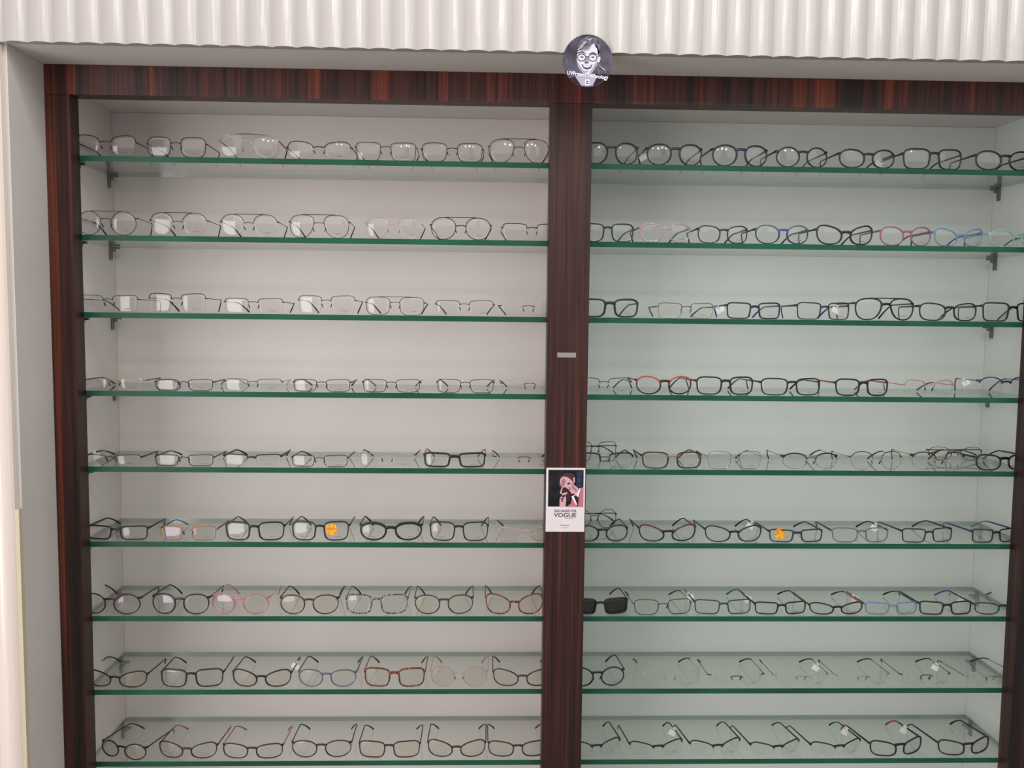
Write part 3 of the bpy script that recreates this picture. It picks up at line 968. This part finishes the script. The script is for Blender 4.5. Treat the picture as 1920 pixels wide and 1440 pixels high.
 # ---- right bay, shelf 9
 (RB, 9, 1068, 1169, 1388, 'sport', 'half', 1.9, 'K', 'K', 'K', 'black half-rim wraparound', dict(th=4)),
 (RB, 9, 1181, 1286, 1390, 'sport', 'half', 1.9, 'K', 'K', 'K', 'black half-rim wraparound white-tagged', dict(th=4, tagc=1)),
 (RB, 9, 1294, 1396, 1388, 'sport', 'half', 1.9, 'K', 'K', 'K', 'black half-rim wraparound', dict(th=4)),
 (RB, 9, 1408, 1508, 1391, 'sport', 'half', 1.9, 'K', 'K', 'K', 'black half-rim wraparound', dict(th=4)),
 (RB, 9, 1521, 1625, 1390, 'sport', 'half', 1.9, 'K', 'K', 'K', 'black half-rim wraparound', dict(th=4, yaw=-9, tagc=1)),
 (RB, 9, 1632, 1741, 1387, 'sport', 'full', 2.3, 'K', 'K', 'RD', 'black full-rim sport red-tipped', dict(th=5, yaw=-10, tagc=1)),
 (RB, 9, 1760, 1868, 1386, 'sport', 'full', 2.3, 'MB', 'MB', 'K', 'dark maroon full-rim sport', dict(th=5, yaw=-9)),
]
NTH = ['leftmost', 'second from left', 'third from left', 'fourth from left', 'fifth from left', 'sixth from left', 'seventh from left', 'eighth from left']
LENS = {'P': M_LENSP, 'W': M_LENSW, 'S': M_SUN}
count = {}
for (bay, row, u0, u1, vt, shape, rim, t, fc, tcol, tipc, look, ex) in T:
    ex = dict(ex)
    k = count.get((bay, row), 0)
    count[(bay, row)] = k + 1
    zs = SHZ[row - 1]
    rng = random.Random(row * 100 + k * 7 + (bay == RB) * 1000)
    y0 = 0.008 + rng.uniform(0, 0.004)
    u = (u0 + u1) / 2
    xa, _ = at(u0, vt, y0 + 0.004)
    xb, _ = at(u1, vt, y0 + 0.004)
    _, ztop = at(u, vt, y0 + 0.004)
    yaw = ex.pop('yaw', None)
    if yaw is None:
        yaw = (0 if bay == LB else -2.5) + rng.uniform(-1.5, 1.5)
        if bay == RB and row == 9:
            yaw -= 4
    yaw = math.radians(-yaw)
    W = (xb - xa) / math.cos(yaw) - 0.001
    H = ex.pop('H', None) or max(0.024, min(0.052, ztop - zs))
    nm = ex.pop('nm', 'eyeglasses')
    ex.pop('bz', None)
    le = ex.pop('lens', None)
    dbl = ex.pop('dbl', False)
    if shape == 'sport':
        ex['wrap'] = 0.014
        ex['tipin'] = 0.006
    g = glasses((xa + xb) / 2, y0, zs + 0.0004, W, H, shape, rim, t, fc, tcol, tipc, yaw=yaw, lens=LENS.get(le),
                dbl=bool(dbl), name=nm, **ex)
    if look.startswith('clear aviator'):
        # dark bar across the brow
        b = bmesh.new()
        path_sweep(b, [Vector((W * 0.29 * q, 0.002 + 0.004 * q * q, H + 0.0005 - 0.0015 * q * q)) for q in (-1, -.6, -.2, .2, .6, 1)], [(0.0013, 0.0016)] * 6)
        link('brow_bar', b, fm('DB'), g, True)
    art = '%s %s, %s on %s shelf, %s bay' % (look, nm, NTH[k], ORD[row - 1], 'left' if bay == LB else 'right')
    tag(g, art, 'glasses' if nm == 'eyeglasses' else 'sunglasses', 'eyeglasses on the %s shelf of the %s bay' % (ORD[row - 1], 'left' if bay == LB else 'right'))

# folded pairs standing behind the front row in the right bay
for (row, u0, u1, vt, Yp, shape, t, fc, look) in (
        (5, 1074, 1158, 828, 0.105, 'rect', 1.2, 'GM', 'folded thin grey metal eyeglasses behind the leftmost pair, fifth shelf, right bay'),
        (6, 1072, 1158, 955, 0.135, 'oval', 1.2, 'GM', 'folded thin grey metal eyeglasses behind the leftmost pair, sixth shelf, right bay'),
        (5, 1742, 1846, 838, 0.150, 'oval', 1.0, 'GM', 'folded thin oval metal eyeglasses behind sixth pair, fifth shelf, right bay')):
    xa, z1 = at(u0, vt, Yp)
    xb, _ = at(u1, vt, Yp)
    zs = SHZ[row - 1]
    g = glasses((xa + xb) / 2, Yp, zs + 0.0004, xb - xa, max(0.026, z1 - zs), shape, 'full', t, fc, 'K', 'K', fold=True, prt=0, th=2.6)
    tag(g, look, 'glasses', 'folded eyeglasses behind the front pairs')


# ------------------------------------------------------------------ printed pieces
def slab(bm, pts, y, d=0.0003, mi=0):
    """flat printed shape in the x-z plane, front face at y"""
    a = [bm.verts.new((p[0], y, p[1])) for p in pts]
    b = [bm.verts.new((p[0], y + d, p[1])) for p in pts]
    f = bm.faces.new(a)
    f.material_index = mi
    f = bm.faces.new(b[::-1])
    f.material_index = mi
    n = len(pts)
    for i in range(n):
        f = bm.faces.new((a[i], a[(i + 1) % n], b[(i + 1) % n], b[i]))
        f.material_index = mi


def ell(cx, cz, rx, rz, n=28, rot=0.0, a0=0.0, a1=2 * PI):
    out = []
    for i in range(n):
        a = a0 + (a1 - a0) * i / (n if abs(a1 - a0 - 2 * PI) < 1e-6 else n - 1)
        x, z = rx * math.cos(a), rz * math.sin(a)
        out.append((cx + x * math.cos(rot) - z * math.sin(rot), cz + x * math.sin(rot) + z * math.cos(rot)))
    return out


def text(body, parent, x, y, z, size, mat, name, width=None, rot=0.0, ext=0.00012, bold=0.0):
    cu = bpy.data.curves.new(name, 'FONT')
    cu.body = body
    cu.size = size
    cu.align_x = 'CENTER'
    cu.align_y = 'CENTER'
    cu.extrude = ext
    cu.offset = bold
    to = bpy.data.objects.new(name + '_curve', cu)
    COL.objects.link(to)
    bpy.context.view_layer.update()
    dg = bpy.context.evaluated_depsgraph_get()
    me = bpy.data.meshes.new_from_object(to.evaluated_get(dg))
    wd = max(v.co.x for v in me.vertices) - min(v.co.x for v in me.vertices)
    bpy.data.objects.remove(to)
    o = bpy.data.objects.new(name, me)
    me.materials.clear()
    me.materials.append(mat)
    COL.objects.link(o)
    o.parent = parent
    o.location = (x, y, z)
    o.rotation_euler = (PI / 2, rot, 0)
    if width:
        o.scale = (width / wd, 1, 1)
    return o


def pm(name, c, r=0.35):
    return plain('print_' + name, c, 0.6, spec=0.15)


# round sticker on the lower edge of the fluted panel
YS = NICHE - 0.0105
sx, sz = at(1102, 114, YS)
R_ = 0.0478
stk = empty('round_sticker', (sx, YS, sz))
tag(stk, 'round black-and-white portrait sticker of smiling person in glasses above central post', 'sticker')
b = bmesh.new()
slab(b, ell(0, 0, R_, R_ * 1.03, 64), 0.0, 0.002)
link('backing_disc', b, plain('sticker_grey_violet', (0.065, 0.057, 0.085), 0.6, spec=0.15, noise=0.75, nscale=30), stk)
rs = R_
b = bmesh.new()
# shoulders, dark coat
slab(b, [(-0.72 * rs, -0.70 * rs), (-0.30 * rs, -0.55 * rs), (0.0, -0.95 * rs), (-0.25 * rs, -0.99 * rs), (-0.55 * rs, -0.86 * rs)], -0.0003)
slab(b, [(0.30 * rs, -0.5 * rs), (0.80 * rs, -0.52 * rs), (0.60 * rs, -0.80 * rs), (0.30 * rs, -0.97 * rs), (0.15 * rs, -0.92 * rs)], -0.0003)
link('coat', b, pm('black', (0.012, 0.011, 0.016)), stk)
b = bmesh.new()
slab(b, [(-0.50 * rs, -0.62 * rs), (-0.2 * rs, -0.5 * rs), (0.25 * rs, -0.5 * rs), (0.38 * rs, -0.62 * rs), (0.22 * rs, -0.97 * rs), (0.0, -1.0 * rs), (-0.25 * rs, -0.97 * rs)], -0.0004)
link('shirt', b, pm('lilac_grey', (0.36, 0.32, 0.42)), stk)
b = bmesh.new()
slab(b, ell(0.05 * rs, 0.50 * rs, 0.44 * rs, 0.46 * rs, 30, -0.15), -0.0005)
slab(b, [(0.30 * rs, 0.7 * rs), (0.50 * rs, 0.3 * rs), (0.55 * rs, -0.15 * rs), (0.78 * rs, -0.45 * rs), (0.45 * rs, -0.55 * rs), (0.30 * rs, 0.0)], -0.0005)
link('hair', b, plain('print_hair', (0.10, 0.09, 0.12), 0.6, spec=0.15, noise=0.9, nscale=90), stk)
b = bmesh.new()
slab(b, [(-0.42 * rs, 0.35 * rs), (-0.45 * rs, 0.05 * rs), (-0.38 * rs, -0.25 * rs), (-0.20 * rs, -0.47 * rs), (0.0, -0.54 * rs), (0.18 * rs, -0.46 * rs), (0.36 * rs, -0.18 * rs), (0.42 * rs, 0.10 * rs), (0.38 * rs, 0.45 * rs), (0.22 * rs, 0.68 * rs), (0.0, 0.45 * rs), (-0.25 * rs, 0.42 * rs)], -0.0007)
slab(b, ell(0.45 * rs, 0.05 * rs, 0.05 * rs, 0.12 * rs, 14, -0.2), -0.0006)
link('face', b, pm('pale_skin', (0.56, 0.52, 0.62)), stk)
b = bmesh.new()
slab(b, [(-0.42 * rs, 0.0), (-0.38 * rs, -0.22 * rs), (-0.20 * rs, -0.45 * rs), (0.0, -0.52 * rs), (-0.18 * rs, -0.38 * rs), (-0.33 * rs, -0.18 * rs)], -0.0008)
slab(b, [(0.40 * rs, 0.05 * rs), (0.35 * rs, -0.18 * rs), (0.16 * rs, -0.45 * rs), (0.02 * rs, -0.52 * rs), (0.18 * rs, -0.33 * rs), (0.30 * rs, -0.12 * rs)], -0.0008)
slab(b, [(-0.40 * rs, 0.40 * rs), (-0.05 * rs, 0.46 * rs), (0.18 * rs, 0.66 * rs), (0.05 * rs, 0.42 * rs), (-0.2 * rs, 0.34 * rs)], -0.0008)
slab(b, [(-0.06 * rs, 0.12 * rs), (0.0, 0.12 * rs), (0.05 * rs, -0.06 * rs), (-0.14 * rs, -0.06 * rs)], -0.0008)
slab(b, [(-0.14 * rs, -0.40 * rs), (0.06 * rs, -0.40 * rs), (0.0, -0.44 * rs), (-0.08 * rs, -0.44 * rs)], -0.0008)
link('face_tone', b, pm('mid_skin', (0.27, 0.24, 0.31)), stk)
b = bmesh.new()
for q in ((-0.22, 0.62, 0.5), (-0.10, 0.74, 0.5), (0.05, 0.82, 0.45), (-0.30, 0.50, 0.6)):
    slab(b, ell(q[0] * rs, q[1] * rs, 0.15 * rs, 0.022 * rs, 14, q[2]), -0.0008)
slab(b, ell(0.62 * rs, -0.30 * rs, 0.14 * rs, 0.02 * rs, 12, -0.6), -0.0008)
link('hair_strands', b, pm('light_hair', (0.42, 0.39, 0.47)), stk)
b = bmesh.new()
for s_, ex_ in ((-1, -0.25), (1, 0.20)):
    o_ = ell(ex_ * rs, 0.12 * rs, 0.185 * rs, 0.155 * rs, 26)
    i_ = ell(ex_ * rs, 0.12 * rs, 0.150 * rs, 0.120 * rs, 26)
    for i in range(26):
        j = (i + 1) % 26
        slab(b, [o_[i], o_[j], i_[j], i_[i]], -0.0009)
slab(b, [(-0.07 * rs, 0.17 * rs), (0.02 * rs, 0.17 * rs), (0.02 * rs, 0.13 * rs), (-0.07 * rs, 0.13 * rs)], -0.0009)
slab(b, [(-0.44 * rs, 0.30 * rs), (-0.25 * rs, 0.36 * rs), (-0.08 * rs, 0.29 * rs), (-0.08 * rs, 0.26 * rs), (-0.25 * rs, 0.31 * rs), (-0.43 * rs, 0.26 * rs)], -0.0009)
slab(b, [(0.04 * rs, 0.28 * rs), (0.20 * rs, 0.34 * rs), (0.38 * rs, 0.27 * rs), (0.38 * rs, 0.24 * rs), (0.20 * rs, 0.29 * rs), (0.04 * rs, 0.25 * rs)], -0.0009)
for ex_ in (-0.24, 0.20):
    slab(b, ell(ex_ * rs, 0.14 * rs, 0.07 * rs, 0.028 * rs, 14), -0.0009)
slab(b, ell(-0.05 * rs, -0.08 * rs, 0.09 * rs, 0.03 * rs, 14), -0.0009)
slab(b, [(-0.26 * rs, -0.14 * rs), (-0.03 * rs, -0.20 * rs), (0.20 * rs, -0.14 * rs), (0.12 * rs, -0.30 * rs), (-0.05 * rs, -0.35 * rs), (-0.18 * rs, -0.28 * rs)], -0.0009)
link('drawn_features', b, pm('ink', (0.04, 0.035, 0.06)), stk)
b = bmesh.new()
slab(b, [(-0.20 * rs, -0.17 * rs), (-0.03 * rs, -0.215 * rs), (0.15 * rs, -0.17 * rs), (0.08 * rs, -0.25 * rs), (-0.04 * rs, -0.275 * rs), (-0.14 * rs, -0.24 * rs)], -0.0011)
slab(b, [(-0.09 * rs, -0.74 * rs), (0.08 * rs, -0.74 * rs), (0.08 * rs, -0.97 * rs), (-0.09 * rs, -0.97 * rs)], -0.0011)
link('white_print', b, pm('white', (0.80, 0.78, 0.86)), stk)
b = bmesh.new()
slab(b, [(-0.055 * rs, -0.79 * rs), (0.045 * rs, -0.79 * rs), (0.045 * rs, -0.85 * rs), (-0.055 * rs, -0.85 * rs)], -0.0013)
slab(b, [(-0.060 * rs, -0.87 * rs), (0.050 * rs, -0.87 * rs), (0.060 * rs, -0.92 * rs), (-0.070 * rs, -0.92 * rs)], -0.0013)
link('small_logo', b, pm('indigo', (0.07, 0.06, 0.20)), stk)
text('UVProtect Technology', stk, 0.0 * rs, -0.0013, -0.575 * rs, 0.0105, pm('white', (0.80, 0.78, 0.86)), 'lettering', 1.66 * rs, 0.10, bold=0.00015)

# card on the central stile
YC = FY - 0.0012
x0c, z1c = at(1024.5, 877, YC)
x1c, _ = at(1097.5, 877, YC)
_, z0c = at(1060, 997, YC)
cw, ch = x1c - x0c, z1c - z0c
xc = (x0c + x1c) / 2
card = empty('printed_card', (xc, YC, z0c))
tag(card, 'white advertising card with colour portrait taped on the central post', 'card')
b = bmesh.new()
box(b, -cw / 2, cw / 2, 0, 0.001, 0, ch)
link('card_sheet', b, pm('card_white', (0.72, 0.66, 0.68)), card)
px0, px1, pz0, pz1 = -cw / 2 + 0.0045, cw / 2 - 0.0035, ch * 0.395, ch - 0.0045
pw, ph = px1 - px0, pz1 - pz0


def Q(pts):
    return [(px0 + a * pw, pz0 + c * ph) for a, c in pts]


b = bmesh.new()
slab(b, Q([(0, 0), (1, 0), (1, 1), (0, 1)]), -0.0002)
link('photo_background', b, plain('print_dark_green_black', (0.016, 0.015, 0.019), 0.6, spec=0.1, noise=0.7, nscale=40), card)
b = bmesh.new()
slab(b, Q([(0.80, 0.55), (0.97, 0.52), (0.97, 0.98), (0.80, 0.98)]), -0.0004)
link('photo_window', b, plain('print_dark_blue', (0.022, 0.032, 0.065), 0.6, spec=0.1, noise=0.8, nscale=90), card)
b = bmesh.new()
slab(b, Q([(0.28, 0.62), (0.36, 0.84), (0.52, 0.93), (0.70, 0.90), (0.78, 0.78), (0.74, 0.62), (0.55, 0.72), (0.42, 0.60), (0.34, 0.5)]), -0.0005)
link('photo_hair', b, pm('brown_hair', (0.07, 0.03, 0.04)), card)
b = bmesh.new()
slab(b, Q(ell(0.54, 0.60, 0.255, 0.165, 30, -0.85)), -0.0007)
slab(b, Q([(0.70, 0.62), (0.86, 0.50), (0.86, 0.34), (0.74, 0.28), (0.62, 0.40)]), -0.00069)
slab(b, Q([(0.70, 0.78), (0.74, 0.80), (0.76, 0.68), (0.72, 0.64)]), -0.0007)
slab(b, Q([(0.33, 0.0), (0.33, 0.22), (0.40, 0.32), (0.48, 0.34), (0.52, 0.22), (0.50, 0.0)]), -0.0007)
slab(b, Q([(0.33, 0.36), (0.38, 0.52), (0.41, 0.50), (0.37, 0.34)]), -0.0007)
slab(b, Q([(0.38, 0.36), (0.56, 0.40), (0.57, 0.36), (0.40, 0.32)]), -0.0007)
slab(b, Q([(0.38, 0.30), (0.54, 0.33), (0.55, 0.29), (0.40, 0.26)]), -0.0007)
link('photo_skin', b, pm('rosy_skin', (0.62, 0.36, 0.40)), card)
b = bmesh.new()
slab(b, Q([(0.36, 0.70), (0.44, 0.78), (0.50, 0.70), (0.44, 0.55), (0.38, 0.56)]), -0.00085)
slab(b, Q([(0.66, 0.66), (0.72, 0.56), (0.82, 0.46), (0.80, 0.40), (0.68, 0.50)]), -0.00085)
slab(b, Q([(0.56, 0.52), (0.62, 0.54), (0.66, 0.46), (0.60, 0.46)]), -0.00085)
link('photo_skin_shade', b, pm('shaded_rosy_skin', (0.36, 0.17, 0.20)), card)
b = bmesh.new()
slab(b, Q([(0.55, 0.0), (0.66, 0.10), (0.68, 0.26), (0.78, 0.16), (0.83, 0.0)]), -0.0008)
slab(b, Q([(0.84, 0.0), (0.92, 0.50), (1.0, 0.54), (1.0, 0.0)]), -0.0008)
link('photo_jacket', b, pm('pink_jacket', (0.50, 0.16, 0.19)), card)
b = bmesh.new()
slab(b, Q([(0.66, 0.28), (0.72, 0.30), (0.83, 0.06), (0.80, 0.04)]), -0.001)
slab(b, Q([(0.80, 0.30), (0.90, 0.52), (0.92, 0.50), (0.86, 0.26)]), -0.001)
link('photo_collar', b, pm('white', (0.80, 0.78, 0.86)), card)
b = bmesh.new()
slab(b, Q([(0.53, 0.62), (0.58, 0.665), (0.63, 0.64), (0.57, 0.60)]), -0.001)
slab(b, Q([(0.40, 0.52), (0.50, 0.53), (0.60, 0.45), (0.66, 0.36), (0.60, 0.18), (0.52, 0.14), (0.50, 0.30), (0.56, 0.38), (0.44, 0.42)]), -0.0009)
slab(b, Q([(0.66, 0.34), (0.72, 0.37), (0.76, 0.33), (0.70, 0.31)]), -0.001)
slab(b, Q([(0.80, 0.27), (0.88, 0.26), (0.86, 0.03), (0.82, 0.0)]), -0.0009)
slab(b, Q([(0.36, 0.22), (0.44, 0.26), (0.45, 0.22), (0.37, 0.18)]), -0.001)
slab(b, Q([(0.36, 0.16), (0.43, 0.18), (0.42, 0.13)]), -0.001)
link('photo_ink', b, pm('plum_ink', (0.06, 0.015, 0.03)), card)
INK = pm('plum_grey', (0.12, 0.08, 0.12))
text('GIGI HADID FOR', card, 0, -0.0003, ch * 0.325, 0.0078, INK, 'small_lettering', cw * 0.58, bold=0.0001)
text('VOGUE', card, 0, -0.0003, ch * 0.258, 0.0125, INK, 'large_lettering', cw * 0.58, bold=0.00025)
text('eyewear', card, cw * 0.12, -0.0003, ch * 0.215, 0.0032, pm('pale_ink', (0.35, 0.28, 0.33)), 'small_lettering', cw * 0.26)
b = bmesh.new()
slab(b, [(-cw * .14, ch * .095), (cw * .12, ch * .095), (cw * .12, ch * .107), (-cw * .14, ch * .107)], -0.0002)
slab(b, [(-cw * .09, ch * .060), (cw * .08, ch * .060), (cw * .08, ch * .067), (-cw * .09, ch * .067)], -0.0002)
link('fine_print', b, pm('pale_ink', (0.35, 0.28, 0.33)), card)

# little grey strip stuck on the stile
xa, za = at(1045, 661, FY - 0.0006)
xb, zb = at(1080, 670.5, FY - 0.0006)
b = bmesh.new()
box(b, xa, xb, FY - 0.0008, FY - 0.00005, zb, za, bev=0.0002)
tag(link('adhesive_strip', b, plain('dull_silver_tape', (0.30, 0.26, 0.245), 0.4, 0.2)), 'small grey adhesive strip on the central post above the card', 'sticker')
